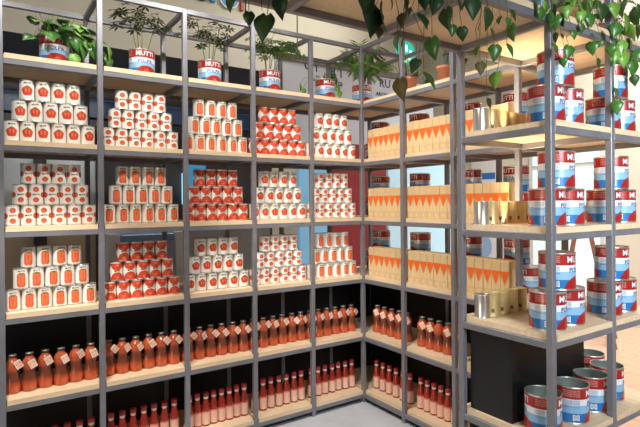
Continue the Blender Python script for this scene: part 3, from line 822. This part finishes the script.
# round teal sign and blue lettering high on the far wall
p = atY(407, 52, 6.34)
ts = thing('round_sign', 'glowing round teal sign with white strokes high behind side rack', 'sign', (p.x, 6.40, p.z))
def disc(r, y0, y1, m, name):
    n = 28; v = [(r*math.cos(2*PI*i/n), y0, r*math.sin(2*PI*i/n)) for i in range(n)]+[(r*math.cos(2*PI*i/n), y1, r*math.sin(2*PI*i/n)) for i in range(n)]
    return MB().add(v, [tuple(range(n)), tuple(range(2*n-1, n-1, -1))]+[(i, n+i, n+(i+1) % n, (i+1) % n) for i in range(n)]).mesh(name, [m])
link('disc', disc(.19, -.06, 0, mat('teal_light', (.02,.45,.36), .4, emit=(.03,.62,.48), es=.8), 'disc'), ts)
mw = mat('white_light', (.9,.9,.9), .4, emit=(.9,1,1), es=.8)
for x0, z0, w, h in ((-.12,-.02,.05,.12),(-.04,.0,.05,.12),(.05,-.01,.06,.05),(-.14,-.14,.22,.04)):
    link('stroke', MB().box(x0, x0+w, -.068, -.0605, z0, z0+h).mesh('stroke', [mw]), ts)
p = atY(229, -2, 6.36)
bs = thing('wall_lettering', 'blue rounded letters at the top edge of the cream wall', 'sign', (p.x, 6.40, p.z))
m_bl = mat('blue_letters', (.02,.22,.55), .35); m_dk = mat('dark_letters', (.06,.06,.05), .5)
def ring(r0, r1, x, m, name):
    n = 24; v = []
    for y in (-.05, 0):
        for r in (r0, r1): v += [(x+r*math.cos(2*PI*i/n), y, r*math.sin(2*PI*i/n)) for i in range(n)]
    f = []
    for i in range(n):
        j = (i+1) % n
        f += [(i, n+i, n+j, j), (2*n+i, 2*n+j, 3*n+j, 3*n+i), (n+i, 3*n+i, 3*n+j, n+j), (i, j, 2*n+j, 2*n+i)]
    return MB().add(v, f).mesh(name, [m])
link('letter', ring(.07, .13, 0, m_bl, 'letter'), bs); link('outline', ring(.131, .145, 0, m_wht, 'outline'), bs)
link('letter', MB().bbox(-.26,-.20,-.05,0,-.10,.3,.004).mesh('letter', [m_bl]), bs)
link('letter', ring(.06, .11, -.38, m_dk, 'letter'), bs)
link('letter', MB().bbox(.17,.22,-.05,0,-.13,.3,.004).mesh('letter', [mat('red_letters', (.4,.03,.02), .4)]), bs)

# glazed opening and poster on the right wall
wd = MB()
win = struct('window_1', MB().bbox(XW-.05, XW-.004, 3.30, 4.36, .25, 2.42, .006), [mat('pale_frame', (.6,.62,.6), .5)])
m_pane = mat('bright_pane', (.7,.85,.88), .2, emit=(.78,.95,.98), es=.3)
for y0, y1, z0, z1 in ((3.36, 3.80, .31, 1.22), (3.86, 4.30, .31, 1.22), (3.36, 3.80, 1.28, 2.00), (3.86, 4.30, 1.28, 2.00), (3.36, 4.30, 2.06, 2.36)):
    link('pane', MB().box(XW-.058, XW-.0505, y0, y1, z0, z1).mesh('pane', [m_pane]), win)
po = thing('poster', 'white poster with blue shapes behind the side rack', 'poster', (XW-.004, 5.15, .55))
link('sheet', MB().bbox(-.03, 0, -.26, .26, 0, 1.75, .003).mesh('sheet', [m_wht]), po)
mb_ = mat('blue_print', (.03,.16,.55), .5); mb2 = mat('pale_blue_print', (.32,.48,.75), .5)
n = 24; link('blue_shape', MB().add([(-.032, .13*math.cos(2*PI*i/n), .30+.17*math.sin(2*PI*i/n)) for i in range(n)], [tuple(range(n))]).mesh('blue_shape', [mb2]), po)
link('blue_shape', MB().add([(-.032, .17, 1.34), (-.032, .10, 1.46), (-.032, -.20, 1.46), (-.032, -.20, 1.36), (-.032, .08, 1.36)], [(0,1,2,3,4)]).mesh('blue_shape', [mb_]), po)
# wooden ladder
ld = thing('wooden_ladder', 'red-brown wooden folding ladder standing beyond the corner rack tins', 'ladder', (5.55, 3.02, 0), .45)
m_ld = mat('red_brown_wood', (.28,.09,.04), .5, noise=.3, scale=10, stretch=(6,6,1))
for sx in (-1, 1):
    link('rail', MB().tube([(sx*.24, -.30, 0), (sx*.13, 0, 1.5)], .022, 4).mesh('rail', [m_ld]), ld)
    link('rail', MB().tube([(sx*.24, .30, 0), (sx*.13, 0.03, 1.5)], .022, 4).mesh('rail', [m_ld]), ld)
for k in range(5):
    z = .25+.25*k; w = .24-.11*z/1.5; y = -.30+.30*z/1.5
    link('rung', MB().tube([(-w, y, z), (w, y, z)], .016, 4).mesh('rung', [m_ld]), ld)
